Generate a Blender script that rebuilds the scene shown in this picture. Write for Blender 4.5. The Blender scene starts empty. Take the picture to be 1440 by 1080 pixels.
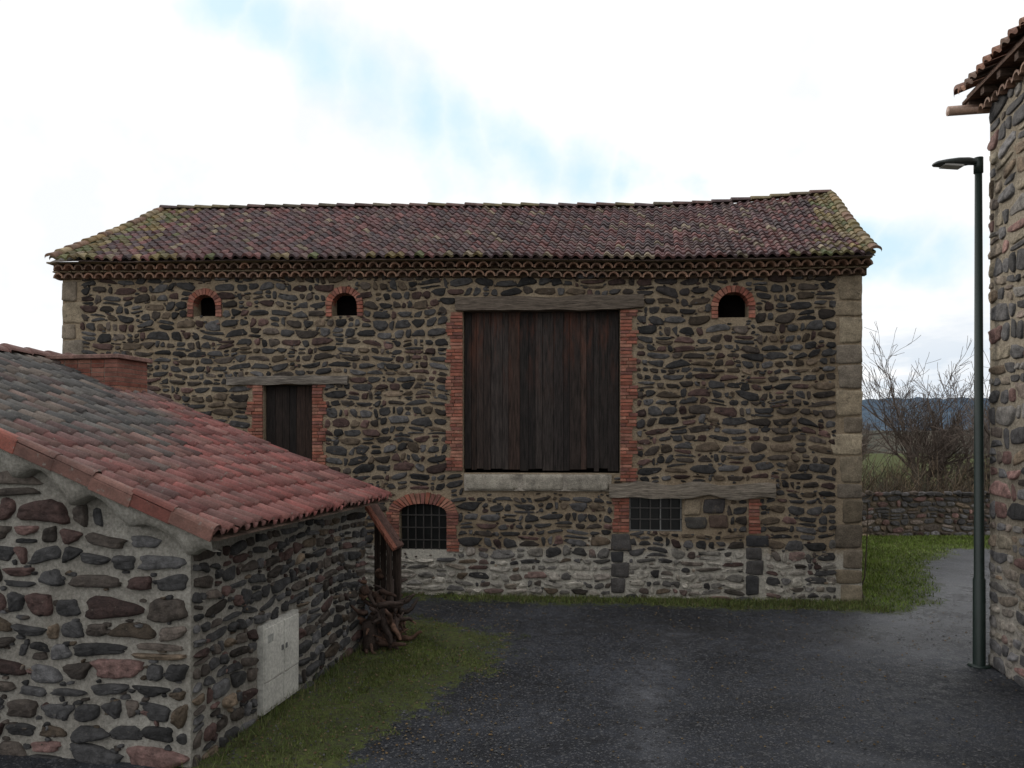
import bpy, math, random
import numpy as np
from mathutils import Vector, noise as mnoise
R = random.Random(7)
sc = bpy.context.scene
pi = math.pi

# ------------------------------------------------------------------ helpers
def V(*a): return np.array(a, dtype=float)
def nz(x, y=0., z=0.): return mnoise.noise(Vector((x, y, z)))
def lerp(a, b, t): return a + (b - a) * t
def clamp(x, a=0., b=1.): return max(a, min(b, x))
def mixc(a, b, t): return tuple(a[i] + (b[i] - a[i]) * t for i in range(3))
def sc_c(c, k): return tuple(clamp(x * k) for x in c)

class MB:
    def __init__(s): s.v = []; s.f = []; s.c = []
    def add(s, vs, fs, col):
        b = len(s.v)
        s.v.extend([tuple(p) for p in vs])
        s.f.extend([tuple(i + b for i in f) for f in fs])
        if isinstance(col, list): s.c.extend(col)
        else: s.c.extend([col] * len(vs))
    def box(s, c, ax, ay, az, col):
        vs = [c + i * ax + j * ay + k * az for k in (-1, 1) for j in (-1, 1) for i in (-1, 1)]
        s.add(vs, [(0, 2, 3, 1), (4, 5, 7, 6), (0, 1, 5, 4), (2, 6, 7, 3), (0, 4, 6, 2), (1, 3, 7, 5)], col)
    def obj(s, name, mat, parent=None, smooth=False, bevel=0):
        me = bpy.data.meshes.new(name)
        me.from_pydata(s.v, [], s.f); me.update()
        a = me.color_attributes.new('Col', 'FLOAT_COLOR', 'POINT')
        arr = np.ones((len(s.v), 4), dtype=np.float32)
        if s.v: arr[:, :3] = np.array(s.c, dtype=np.float32)
        a.data.foreach_set('color', arr.ravel())
        if smooth: me.polygons.foreach_set('use_smooth', [True] * len(me.polygons))
        o = bpy.data.objects.new(name, me); sc.collection.objects.link(o)
        me.materials.append(mat)
        if bevel:
            m = o.modifiers.new('b', 'BEVEL'); m.width = bevel; m.segments = 2; m.limit_method = 'ANGLE'
        if parent: o.parent = parent
        return o

def empty(name):
    e = bpy.data.objects.new(name, None); sc.collection.objects.link(e); return e

class Fr:
    """wall frame: s along wall, z up, o outward"""
    def __init__(s, O, U, N):
        s.O = V(O[0], O[1], 0); s.U = V(U[0], U[1], 0); s.N = V(N[0], N[1], 0)
        s.U /= np.linalg.norm(s.U); s.N /= np.linalg.norm(s.N); s.Z = V(0, 0, 1)
    def p(s, a, z, o=0.): return s.O + s.U * a + s.N * o + s.Z * z
    def box(s, mb, a0, a1, z0, z1, o0, o1, col):
        mb.box(s.p((a0 + a1) / 2, (z0 + z1) / 2, (o0 + o1) / 2), s.U * (a1 - a0) / 2, s.N * (o1 - o0) / 2, s.Z * (z1 - z0) / 2, col)
    def quad(s, mb, a0, a1, z0, z1, o, col):
        mb.add([s.p(a0, z0, o), s.p(a1, z0, o), s.p(a1, z1, o), s.p(a0, z1, o)], [(0, 1, 2, 3)], col)

# ------------------------------------------------------------------ materials
def newmat(name):
    m = bpy.data.materials.new(name); m.use_nodes = True
    nt = m.node_tree; b = nt.nodes['Principled BSDF']; return m, nt, b
def N(nt, t, **kw):
    n = nt.nodes.new(t)
    for k, v in kw.items():
        if k in n.inputs: n.inputs[k].default_value = v
        else: setattr(n, k, v)
    return n
def noise_n(nt, co, scale, detail=4, rough=.6):
    n = N(nt, 'ShaderNodeTexNoise'); n.inputs['Scale'].default_value = scale
    n.inputs['Detail'].default_value = detail; n.inputs['Roughness'].default_value = rough
    nt.links.new(co, n.inputs['Vector']); return n
def ramp(nt, src, stops):
    r = N(nt, 'ShaderNodeValToRGB'); e = r.color_ramp.elements
    while len(e) < len(stops): e.new(.5)
    for i, (p, c) in enumerate(stops):
        e[i].position = p; e[i].color = (c[0], c[1], c[2], 1) if isinstance(c, tuple) else (c, c, c, 1)
    nt.links.new(src, r.inputs[0]); return r
def mix(nt, fac, a, b, mode='MIX'):
    m = N(nt, 'ShaderNodeMix', data_type='RGBA', blend_type=mode)
    for sock, val in ((m.inputs[0], fac), (m.inputs[6], a), (m.inputs[7], b)):
        if isinstance(val, (int, float)): sock.default_value = val
        elif isinstance(val, tuple): sock.default_value = (*val, 1)
        else: nt.links.new(val, sock)
    return m.outputs[2]
def coords(nt, scale=None):
    tc = N(nt, 'ShaderNodeTexCoord').outputs['Object']
    if scale:
        mp = N(nt, 'ShaderNodeMapping'); mp.inputs['Scale'].default_value = scale
        nt.links.new(tc, mp.inputs[0]); return mp.outputs[0]
    return tc
def bump(nt, b, h, strength, dist):
    n = N(nt, 'ShaderNodeBump'); n.inputs['Strength'].default_value = strength; n.inputs['Distance'].default_value = dist
    nt.links.new(h, n.inputs['Height']); nt.links.new(n.outputs[0], b.inputs['Normal']); return n

def attr_mat(name, rough=.85, s1=9., s2=60., lo=.6, hi=1.35, bstr=.6, bdist=.01, spots=None, spot_th=.62, spot_scale=14., stretch=None, spec=.3, top=None):
    m, nt, b = newmat(name)
    co = coords(nt, stretch)
    at = N(nt, 'ShaderNodeAttribute', attribute_name='Col').outputs['Color']
    n1 = noise_n(nt, co, s1, 4); n2 = noise_n(nt, co, s2, 3, .7)
    r1 = ramp(nt, n1.outputs[0], [(.3, lo), (.7, hi)])
    r2 = ramp(nt, n2.outputs[0], [(.3, .72), (.7, 1.25)])
    c = mix(nt, 1., at, r1.outputs[0], 'MULTIPLY'); c = mix(nt, 1., c, r2.outputs[0], 'MULTIPLY')
    if spots:
        n3 = noise_n(nt, coords(nt), spot_scale, 4, .65)
        r3 = ramp(nt, n3.outputs[0], [(spot_th, 0.), (spot_th + .07, .85)])
        c = mix(nt, r3.outputs[0], c, spots)
    if top:
        sx = N(nt, 'ShaderNodeSeparateXYZ'); nt.links.new(coords(nt), sx.inputs[0])
        mr = N(nt, 'ShaderNodeMapRange', interpolation_type='SMOOTHSTEP'); nt.links.new(sx.outputs[2], mr.inputs[0])
        mr.inputs[1].default_value = top[0]; mr.inputs[2].default_value = top[1]
        n4 = noise_n(nt, coords(nt, (2.6, 2.6, .45)), 2.4, 5, .7)
        r4 = ramp(nt, n4.outputs[0], [(.48, 0.), (.72, 1.)])
        ml = N(nt, 'ShaderNodeMath', operation='MULTIPLY'); nt.links.new(mr.outputs[0], ml.inputs[0]); nt.links.new(r4.outputs[0], ml.inputs[1])
        c = mix(nt, ml.outputs[0], c, top[2])
    nt.links.new(c, b.inputs['Base Color'])
    b.inputs['Roughness'].default_value = rough; b.inputs['Specular IOR Level'].default_value = spec
    if bstr > 0:
        ad = N(nt, 'ShaderNodeMath', operation='ADD'); nt.links.new(n1.outputs[0], ad.inputs[0])
        ml = N(nt, 'ShaderNodeMath', operation='MULTIPLY'); ml.inputs[1].default_value = .45
        nt.links.new(n2.outputs[0], ml.inputs[0]); nt.links.new(ml.outputs[0], ad.inputs[1])
        bump(nt, b, ad.outputs[0], bstr, bdist)
    return m

M_stone = attr_mat('basalt_stone', .75, 11., 60., .5, 1.55, 1., .03, spots=(.17, .15, .12), spot_th=.67, spot_scale=20., spec=.3)
M_ashlar = attr_mat('cut_stone', .9, 5., 40., .6, 1.3, .9, .02, spots=(.12, .10, .075), spot_th=.62, spot_scale=7.)
M_brick = attr_mat('brick', .85, 8., 60., .6, 1.3, .6, .008, spots=(.30, .24, .18), spot_th=.64, spot_scale=18.)
M_tile_old = attr_mat('old_roof_tile', .75, 5., 45., .55, 1.4, .6, .008, spots=(.17, .145, .095), spot_th=.66, spot_scale=10.)
M_tile = attr_mat('roof_tile', .6, 4., 50., .6, 1.3, .5, .006, spots=(.20, .185, .16), spot_th=.62, spot_scale=15.)
M_woodv = attr_mat('door_wood', .8, 5., 30., .3, 1.8, .7, .01, stretch=(6, 6, .6), top=(3.4, 5.9, (.10, .035, .02)))
M_woodd = attr_mat('old_boards', .85, 5., 30., .4, 1.5, .7, .01, stretch=(6, 6, .8))
M_woodh = attr_mat('beam_wood', .85, 5., 26., .45, 1.4, 1., .03, stretch=(.7, 4, 7))
M_bark = attr_mat('bark', .9, 8., 50., bstr=0)
M_root = attr_mat('root_bark', .9, 12., 60., .5, 1.4, .9, .02)
M_leaf = attr_mat('grass_blade', .7, 1.2, 9., .6, 1.4, 0.)
M_metal = attr_mat('painted_metal', .45, 3., 40., .85, 1.1, .1, .002, spec=.5)
M_plastic = attr_mat('meter_box_plastic', .55, 2.5, 30., .74, 1.06, .15, .002, spec=.4)

def mortar_mat(name, c1, c2, low=None, zlow=.9):
    m, nt, b = newmat(name)
    co = coords(nt)
    n1 = noise_n(nt, co, 1.3, 5, .65); n2 = noise_n(nt, co, 28, 4, .7); n3 = noise_n(nt, co, 110, 2, .7)
    c = mix(nt, ramp(nt, n1.outputs[0], [(.35, 0.), (.65, 1.)]).outputs[0], c1, c2)
    if low:
        sx = N(nt, 'ShaderNodeSeparateXYZ'); nt.links.new(co, sx.inputs[0])
        a = N(nt, 'ShaderNodeMath', operation='ADD'); nt.links.new(sx.outputs[2], a.inputs[0])
        q = N(nt, 'ShaderNodeMath', operation='MULTIPLY'); q.inputs[1].default_value = 1.2
        nt.links.new(n1.outputs[0], q.inputs[0]); nt.links.new(q.outputs[0], a.inputs[1])
        mr = N(nt, 'ShaderNodeMapRange'); nt.links.new(a.outputs[0], mr.inputs[0])
        mr.inputs[1].default_value = zlow + .5; mr.inputs[2].default_value = zlow + .8
        mr.inputs[3].default_value = 1; mr.inputs[4].default_value = 0
        c = mix(nt, mr.outputs[0], c, low)
    r2 = ramp(nt, n2.outputs[0], [(.3, .6), (.7, 1.3)])
    c = mix(nt, 1., c, r2.outputs[0], 'MULTIPLY')
    nt.links.new(c, b.inputs['Base Color']); b.inputs['Roughness'].default_value = .95
    b.inputs['Specular IOR Level'].default_value = .15
    ad = N(nt, 'ShaderNodeMath', operation='ADD'); nt.links.new(n2.outputs[0], ad.inputs[0]); nt.links.new(n3.outputs[0], ad.inputs[1])
    bump(nt, b, ad.outputs[0], .9, .02)
    return m
M_mort_barn = mortar_mat('barn_mortar', (.40, .325, .235), (.29, .225, .155), (.52, .49, .43), .95)
M_mort_shed = mortar_mat('shed_mortar', (.40, .38, .34), (.29, .27, .235))
M_mort_right = mortar_mat('house_mortar', (.40, .35, .28), (.30, .255, .195), (.50, .46, .40), 1.3)
M_mort_gray = mortar_mat('field_wall_mortar', (.16, .13, .10), (.10, .085, .065))

def flat_mat(name, col, rough=.9, spec=.2):
    m, nt, b = newmat(name)
    n = noise_n(nt, coords(nt), 4, 5)
    c = mix(nt, 1., col, ramp(nt, n.outputs[0], [(.3, .7), (.7, 1.3)]).outputs[0], 'MULTIPLY')
    nt.links.new(c, b.inputs['Base Color']); b.inputs['Roughness'].default_value = rough
    b.inputs['Specular IOR Level'].default_value = spec; return m
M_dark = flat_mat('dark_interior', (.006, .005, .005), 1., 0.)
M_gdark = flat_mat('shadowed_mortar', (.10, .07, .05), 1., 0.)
M_glass = flat_mat('dusty_glass', (.012, .013, .013), .35, .3)
M_lens = flat_mat('lamp_lens', (.5, .5, .5), .3, .5)

# ------------------------------------------------------------------ rubble stones
def stone(mb, F, cs, cz, a, b, depth, n, col, warp=None, rot=None, emb=.012, pr=(2.8, 7.), rough=1.):
    p = R.uniform(*pr); rot = R.gauss(0, .07) * rough if rot is None else rot
    ph = [R.uniform(0, 6.28) for _ in range(3)]; am = [R.uniform(.0, .07) * rough, R.uniform(.01, .09) * rough, R.uniform(.01, .05) * rough]
    out = []
    tx = R.gauss(0, .16) * rough; ty = R.gauss(0, .16) * rough
    tr1 = R.gauss(0, .18) * rough; tr2 = R.gauss(0, .16) * rough; sh = R.gauss(0, .24) * rough
    for k in range(n):
        t = 2 * pi * (k + R.uniform(.25, .75) * rough + .5 * (1 - rough)) / n; c = math.cos(t); s = math.sin(t)
        r = 1. / ((abs(c) ** p + abs(s) ** p) ** (1 / p))
        r *= .96 + am[0] * math.sin(2 * t + ph[0]) + am[1] * math.sin(3 * t + ph[1]) + am[2] * math.sin(5 * t + ph[2]) + R.gauss(0, .03) * rough
        x = r * c; y = r * s
        x, y = x * (1 + tr1 * y) + sh * y * min(1, b / a), y * (1 + tr2 * x)
        x *= a; y *= b
        out.append((x * math.cos(rot) - y * math.sin(rot), x * math.sin(rot) + y * math.cos(rot)))
    vs = []
    for sc_, d in ((1., -emb), (.96, depth * .7), (.80, depth * .97), (.42, depth)):
        for (x, y) in out:
            X = cs + x * sc_; Y = cz + y * sc_
            if warp: Y += warp(X, Y)
            dd = d if d < 0 else d * (1 + tx * x / a + ty * y / b) + (R.uniform(-.14, .14) * depth * rough if sc_ < .95 else 0)
            vs.append(F.p(X, Y, dd))
    Y = cz + (warp(cs, cz) if warp else 0)
    vs.append(F.p(cs, Y, depth * R.uniform(.85, 1.1)))
    fs = []
    for r_ in range(3):
        for k in range(n):
            fs.append((r_ * n + k, r_ * n + (k + 1) % n, (r_ + 1) * n + (k + 1) % n, (r_ + 1) * n + k))
    for k in range(n): fs.append((3 * n + k, 3 * n + (k + 1) % n, 4 * n))
    mb.add(vs, fs, col)

def rubble(mb, F, s0, s1, z0, z1, rh, aw, gap, depth, n, colf, holes=(), srange=None, warp=None):
    z = z0
    while z < z1 - rh[0] * .5:
        h = R.uniform(*rh)
        if z + h > z1: h = z1 - z
        lo, hi = s0, s1
        if srange:
            q = srange(z + h)
            if q is None: break
            lo, hi = q
        iv = [(lo, hi)]
        for (a0, a1, b0, b1) in holes:
            ov = min(b1, z + h) - max(b0, z)
            if ov > .2 * h:
                nv = []
                for (x, y) in iv:
                    if a1 <= x or a0 >= y: nv.append((x, y)); continue
                    if a0 > x: nv.append((x, a0))
                    if a1 < y: nv.append((a1, y))
                iv = nv
        for (x, y) in iv:
            L = y - x
            if L < .05: continue
            ws = []; tot = 0
            while tot < L:
                w = aw * (R.uniform(.36, .9) if R.random() < .5 else R.uniform(.8, 1.9)) * (.7 + .3 * h / rh[1]); ws.append(w); tot += w
            k = L / tot; c = x
            for w in ws:
                w *= k
                g = gap * R.uniform(.5, 1.5)
                a = w / 2 - g / 2
                if a > .02:
                    if R.random() < .18 and h > rh[0] * 1.2:
                        f = R.uniform(.35, .65)
                        for (q0, q1) in ((0, f), (f, 1)):
                            hh = (q1 - q0) * h
                            stone(mb, F, c + w / 2, z + h * (q0 + q1) / 2, a * R.uniform(.8, 1), max(.02, hh / 2 - g * .35), depth * R.uniform(.6, 1), n, colf(c, z), warp)
                    else:
                        b = h / 2 - g / 2; kk = R.uniform(.74, 1.12)
                        stone(mb, F, c + w / 2, z + h / 2 + R.uniform(-1, 1) * b * .18, a, b * kk, depth * R.uniform(.5, 1.3), n, colf(c, z), warp)
                c += w
        z += h

def basalt_col(s, z, base=.085, warm=0.):
    k = base * R.choice([.45, .6, .75, .9, 1., 1., 1.15, 1.4, 2.0])
    t = R.random()
    if t < .58: c = (.97, .97, 1.)
    elif t < .76: c = (1.2, 1., .86)
    elif t < .90: c = (1.55, .95, .86)
    else: c = (2.1, 1.6, 1.15)
    return tuple(clamp(k * (x + warm * w)) for x, w in zip(c, (.3, .1, 0)))

def wall_with_holes(mb, F, s0, s1, z0, z1f, holes, col=(.3, .3, .3)):
    ss = sorted(set([s0, s1] + [h[0] for h in holes] + [h[1] for h in holes]))
    for a, b in zip(ss[:-1], ss[1:]):
        zs = sorted(set([z0] + [q for h in holes if h[0] <= a + 1e-6 and h[1] >= b - 1e-6 for q in (h[2], h[3])]))
        zt = (z1f(a), z1f(b)); zs.append(None)
        for q0, q1 in zip(zs[:-1], zs[1:]):
            mid = (q0 + (q1 if q1 is not None else q0 + .01)) / 2
            if any(h[0] <= a + 1e-6 and h[1] >= b - 1e-6 and h[2] < mid < h[3] for h in holes): continue
            ta, tb = (q1, q1) if q1 is not None else zt
            mb.add([F.p(a, q0), F.p(b, q0), F.p(b, tb), F.p(a, ta)], [(0, 1, 2, 3)], col)

def reveal(mb, F, h, depth, col):
    a0, a1, b0, b1 = h
    P = lambda a, z, o: F.p(a, z, o)
    for (p, q) in (((a0, b0), (a1, b0)), ((a1, b0), (a1, b1)), ((a1, b1), (a0, b1)), ((a0, b1), (a0, b0))):
        mb.add([P(p[0], p[1], 0), P(q[0], q[1], 0), P(q[0], q[1], -depth), P(p[0], p[1], -depth)], [(0, 1, 2, 3)], col)

def brick_col():
    return R.choice([(.30, .105, .07), (.35, .13, .09), (.25, .09, .065), (.33, .15, .11), (.28, .12, .09), (.20, .085, .07), (.36, .17, .12)])

def brick_column(mb, F, s0, s1, z0, z1, side, ext=.1, o0=-.2, o1=.045, bh=.068):
    n = max(1, round((z1 - z0) / bh)); h = (z1 - z0) / n
    for i in range(n):
        a, b = s0, s1
        wide = (i // 4) % 2 == 0
        e = (ext if wide else 0) * R.uniform(.75, 1.15) + R.uniform(-.012, .012)
        if side < 0: a -= e
        elif side > 0: b += e
        za = z0 + i * h
        cuts = [a, b]
        if b - a > .26:
            m = a + (b - a) * (.5 if i % 2 else .36); cuts = [a, m, b]
        for x, y in zip(cuts[:-1], cuts[1:]):
            F.box(mb, x + .005, y - .005, za + .007, za + h - .007, o0, o1 + R.uniform(-.012, .007), sc_c(brick_col(), R.uniform(.65, 1.15)))

def arch(mb, F, cx, zs, r0x, rise, th, nb, o0=-.2, o1=.05):
    for i in range(nb):
        t0 = pi * i / nb + .02; t1 = pi * (i + 1) / nb - .02
        vs = []
        oo = o1 + R.uniform(-.006, .006); kt = R.uniform(.93, 1.06)
        for o in (o0, oo):
            for (t, k) in ((t0, 0), (t1, 0), (t1, kt), (t0, kt)):
                vs.append(F.p(cx + (r0x + th * k) * math.cos(t), zs + (rise + th * k) * math.sin(t), o))
        mb.add(vs, [(0, 1, 2, 3), (7, 6, 5, 4), (0, 4, 5, 1), (1, 5, 6, 2), (2, 6, 7, 3), (3, 7, 4, 0)], sc_c(brick_col(), R.uniform(.8, 1.15)))

def beam(mb, F, s0, s1, z0, z1, o0, o1, col, nseg=18, jit=.02, sag=0.):
    vs = []; sd = R.uniform(0, 50)
    for i in range(nseg + 1):
        t = i / nseg; s = lerp(s0, s1, t); sg = -sag * math.sin(pi * t)
        for k, (z, o) in enumerate(((z0, o0), (z0, o1), ((z0 + z1) / 2, o1 + .012), (z1, o1), (z1, o0))):
            vs.append(F.p(s + R.uniform(-jit, jit) * .5, z + sg + nz(t * 6 + sd, k * 3.1) * jit * 2.4, o + nz(t * 5 + sd, k * 5 + 9) * jit * 1.3))
    fs = []
    for i in range(nseg):
        for k in range(5): fs.append((i * 5 + k, i * 5 + (k + 1) % 5, (i + 1) * 5 + (k + 1) % 5, (i + 1) * 5 + k))
    fs.append((0, 1, 2, 3, 4)); fs.append(tuple(nseg * 5 + k for k in (4, 3, 2, 1, 0)))
    mb.add(vs, fs, col)

# ------------------------------------------------------------------ roof tiles
def tiles(mb, surf, nu, nv, roll, colf, across=8, lift=.03, jit=.006, over=.12):
    for j in range(nv):
        for i in range(nu):
            u0, u1 = i / nu, (i + 1) / nu; v0 = j / nv; v1 = (j + 1 + over) / nv
            jl = R.uniform(-jit, jit); jv = R.uniform(-.08, .08) / nv; jt = R.uniform(-jit, jit)
            c = colf((u0 + u1) / 2, (j + .5) / nv)
            vs = []
            e1 = surf(u1, v0) - surf(u0, v0); e2 = surf(u0, min(1, v1)) - surf(u0, v0)
            nn = np.cross(e1, e2); nn /= np.linalg.norm(nn)
            if nn[2] < 0: nn = -nn
            for r_, (vv, base) in enumerate(((v0 + jv, -.012), (v0 + jv, lift), (min(v1, 1.0), 0.004))):
                for k in range(across + 1):
                    x = k / across
                    if x < .62: h = roll * math.sin(pi * x / .62) ** .8
                    else: h = -.012 * math.sin(pi * (x - .62) / .38)
                    if r_ == 0: h = h * .9
                    hh = h + base + jl * (1 - x) + jt * x
                    vs.append(surf(u0 + (u1 - u0) * (x * 1.02), vv) + nn * hh)
            m = across + 1; fs = []
            for r_ in range(2):
                for k in range(across): fs.append((r_ * m + k, r_ * m + k + 1, (r_ + 1) * m + k + 1, (r_ + 1) * m + k))
            mb.add(vs, fs, c)

def caps(mb, pts, rad, colf, seg=.42, n=8, flat=.75):
    P = []
    for a, b in zip(pts[:-1], pts[1:]):
        L = np.linalg.norm(b - a); k = max(1, round(L / seg))
        for i in range(k): P.append((lerp(a, b, i / k), lerp(a, b, (i + 1) / k)))
    for a, b in P:
        d = b - a; d /= np.linalg.norm(d); side = np.cross(d, V(0, 0, 1)); side /= np.linalg.norm(side); up = np.cross(side, d)
        vs = []; j = R.uniform(-.012, .012)
        for (q, r_, dz) in ((a - d * .02, rad * 1.0, -.02), (a, rad * 1.12, .02), (b + d * .02, rad * .93, .0)):
            for k in range(n + 1):
                t = pi * k / n
                vs.append(q + side * r_ * math.cos(t) + up * (r_ * flat * math.sin(t) + dz + j))
        m = n + 1
        mb.add(vs, [(r_ * m + k, r_ * m + k + 1, (r_ + 1) * m + k + 1, (r_ + 1) * m + k) for r_ in range(2) for k in range(n)], colf())

# ================================================================== BARN
barn = empty('stone_barn')
FB = Fr((-9.42, 16.4), (.9963, -.0865), (-.0865, -.9963))
BW = 16.19
Ze = lambda s: 6.79 - .0125 * s + (-.05 * math.sin(pi * clamp((s - 9) / 7)))
OP = dict(a1=(2.86, 3.34, 5.67, 6.11), a2=(5.79, 6.31, 5.64, 6.10), a3=(13.48, 14.06, 5.50, 5.99),
          big=(8.47, 11.59, 2.46, 5.70), small=(4.34, 5.38, 2.0, 4.25), low=(7.18, 8.14, .90, 1.86), win=(11.77, 12.80, 1.32, 2.0))
mb = MB()
wall_with_holes(mb, FB, 0, BW, -.1, lambda s: Ze(s) - .05, list(OP.values()))
for h in OP.values(): reveal(mb, FB, h, .32, (.3, .3, .3))
BL = V(-8.7, 25.3, 0); BR = V(8.6, 24.0, 0)
c0 = FB.p(0, 0); c1 = FB.p(BW, 0); ZT = V(0, 0, 1)
ridgeL = V(-9.36, 20.9, 9.25); ridgeR = V(7.9, 19.45, 9.2)
for a, b in ((c0, BL), (BL, BR), (BR, c1)):
    mb.add([a, b, b + ZT * 6.7, a + ZT * 6.7], [(0, 1, 2, 3)], (.3, .3, .3))
mL = (c0 + BL) / 2; mR = (c1 + BR) / 2
mb.add([c0 + ZT * 6.7, BL + ZT * 6.7, mL + ZT * 9.1], [(0, 1, 2)], (.3, .3, .3))
mb.add([c1 + ZT * 6.5, BR + ZT * 6.6, mR + ZT * 9.0], [(0, 1, 2)], (.3, .3, .3))
mb.obj('walls', M_mort_barn, barn)

def warpB(x, z): return .03 * math.sin(1.1 * x + 1.7 * z) + .022 * math.sin(3.3 * x - 1.1 * z) + .014 * math.sin(7.1 * x + 2.3 * z)
def colB(s, z):
    c = basalt_col(s, z, .05, .2)
    t = clamp((.95 + .5 * nz(s * .8, z) - z) / .35)
    if t > 0: c = mixc(c, (.42, .39, .34), t * R.choice([0, .1, .3, .55, .8, 1.]))
    q = math.exp(-((s - 12.6) / 1.2) ** 2) * clamp((z - 5.2) / 1.)
    return mixc(c, (.03, .02, .018), .6 * q)
def ah(k):
    a0, a1, b0, b1 = OP[k]; cx = (a0 + a1) / 2; r = (a1 - a0) / 2
    return [(cx - r - .12, cx + r + .12, b0 + .02, b1 - .12), (cx - r * .75, cx + r * .75, b1 - .13, b1 + .09)]
holesB = ah('a1') + ah('a2') + ah('a3') + [
          (8.17, 11.9, 2.49, 5.72), (8.48, 11.44, 2.1, 2.46), (8.33, 12.04, 5.72, 5.98), (4.06, 5.62, 2.0, 4.25), (3.58, 6.14, 4.27, 4.42),
          (6.94, 8.36, .88, 1.72), (7.1, 8.2, 1.7, 2.04), (11.40, 14.56, 2.02, 2.27), (11.45, 12.82, 1.32, 2.0), (12.8, 13.65, 1.4, 2.0),
          (0, .40, -.1, 7), (15.72, 16.3, -.1, 7), (11.42, 11.75, .1, 1.3), (14.0, 14.38, .1, 1.3), (14.05, 14.27, 1.3, 2.)]
mb = MB()
rubble(mb, FB, .0, BW, -.08, 6.5, (.115, .22), .30, .034, .04, 11, colB, holesB, warp=warpB)
for _ in range(2400):
    s = R.uniform(.5, 15.6); z = R.uniform(.1, 6.4)
    if any(h[0] - .02 < s < h[1] + .02 and h[2] - .02 < z < h[3] + .02 for h in holesB): continue
    stone(mb, FB, s, z, R.uniform(.02, .055), R.uniform(.012, .025), .028, 7, colB(s, z), warpB)

def quoin(mb, F, x0, side, z0, z1, w, cf, hr=(.28, .55), o=.03):
    z = z0; i = 0
    while z < z1 - .1:
        h = min(R.uniform(*hr), z1 - z)
        ww = w * (1. if i % 2 else .74) * R.uniform(.82, 1.1)
        a, b = (x0 - .015, x0 + ww) if side > 0 else (x0 - ww, x0 + .015)
        stone(mb, F, (a + b) / 2, z + h / 2, (b - a) / 2, h / 2 - .001, o * R.uniform(.85, 1.15), 30, cf(z), None, 0., .02, (12, 22), .25)
        z += h; i += 1
tan = lambda z: sc_c(R.choice([(.34, .28, .20), (.30, .245, .175), (.26, .215, .165), (.37, .31, .225), (.24, .205, .165)]), R.uniform(.8, 1.08) * (.5 if .8 < z < 1.6 else (.75 if z < 2.4 else 1)))
mq = MB()
quoin(mq, FB, 0, 1, 0, 6.45, .48, lambda z: sc_c(tan(z), .85)); quoin(mq, FB, BW, -1, 0, 6.3, .56, tan)
dk = lambda z: sc_c(R.choice([(.05, .05, .052), (.075, .07, .068), (.04, .04, .043)]), 1)
quoin(mq, FB, 11.42, 1, .1, 1.28, .36, dk, (.22, .4), .045); quoin(mq, FB, 14.02, 1, .1, 1.28, .40, dk, (.22, .4), .045)
for (a, b, z0, z1, c) in ((12.82, 13.16, 1.64, 1.98, (.26, .21, .15)), (12.84, 13.28, 1.38, 1.62, (.07, .065, .06)), (13.19, 13.62, 1.68, 1.98, (.06, .055, .055)), (13.3, 13.68, 1.4, 1.66, (.10, .07, .055))):
    stone(mq, FB, (a + b) / 2, (z0 + z1) / 2, (b - a) / 2, (z1 - z0) / 2, .05, 20, c, None, 0, .02, (8, 14), .4)
for (a, b) in ((8.5, 9.62), (9.63, 10.5), (10.51, 11.42)):
    stone(mq, FB, (a + b) / 2, 2.275, (b - a) / 2, .17, .09, 32, sc_c((.34, .31, .26), R.uniform(.85, 1.05)), None, 0, .02, (20, 30), .12)
mq.obj('quoins_and_sill', M_ashlar, barn, smooth=True)
mb.obj('rubble_stones', M_stone, barn, smooth=True)
mb = MB(); FB.box(mb, 8.5, 11.42, 2.11, 2.44, -.3, .06, (.3, .27, .23)); mb.obj('sill_core', M_ashlar, barn)

mb = MB()
brick_column(mb, FB, 8.22, 8.47, 2.5, 5.68, -1); brick_column(mb, FB, 11.59, 11.83, 2.3, 5.68, 1)
brick_column(mb, FB, 4.12, 4.34, 2.0, 4.25, -1, .12); brick_column(mb, FB, 5.38, 5.60, 2.0, 4.25, 1, .08)
brick_column(mb, FB, 6.96, 7.18, .88, 1.68, -1, .05); brick_column(mb, FB, 8.14, 8.34, .88, 1.68, 1, .05)
arch(mb, FB, 7.66, 1.66, .48, .18, .22, 19)
brick_column(mb, FB, 11.47, 11.77, 1.30, 1.98, -1, .03); brick_column(mb, FB, 14.06, 14.26, 1.3, 1.98, 1, .03)
for k in ('a1', 'a2', 'a3'):
    a0, a1, b0, b1 = OP[k]; cx = (a0 + a1) / 2; r = (a1 - a0) / 2; zs = b1 - r * .95
    arch(mb, FB, cx, zs, r, r * .95, .13, 13)
    brick_column(mb, FB, a0 - .13, a0, b0 - .02, zs, 0); brick_column(mb, FB, a1, a1 + .13, b0 - .02, zs, 0)
mb.obj('brick_surrounds', M_brick, barn)

mb = MB()
beam(mb, FB, 8.33, 12.05, 5.70, 5.97, -.2, .1, (.155, .125, .10), sag=.02)
beam(mb, FB, 3.6, 6.13, 4.25, 4.42, -.2, .09, (.20, .175, .15))
beam(mb, FB, 11.38, 14.56, 2.0, 2.27, -.2, .12, (.25, .215, .175), jit=.035)
mb.obj('timber_lintels', M_woodh, barn)

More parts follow.
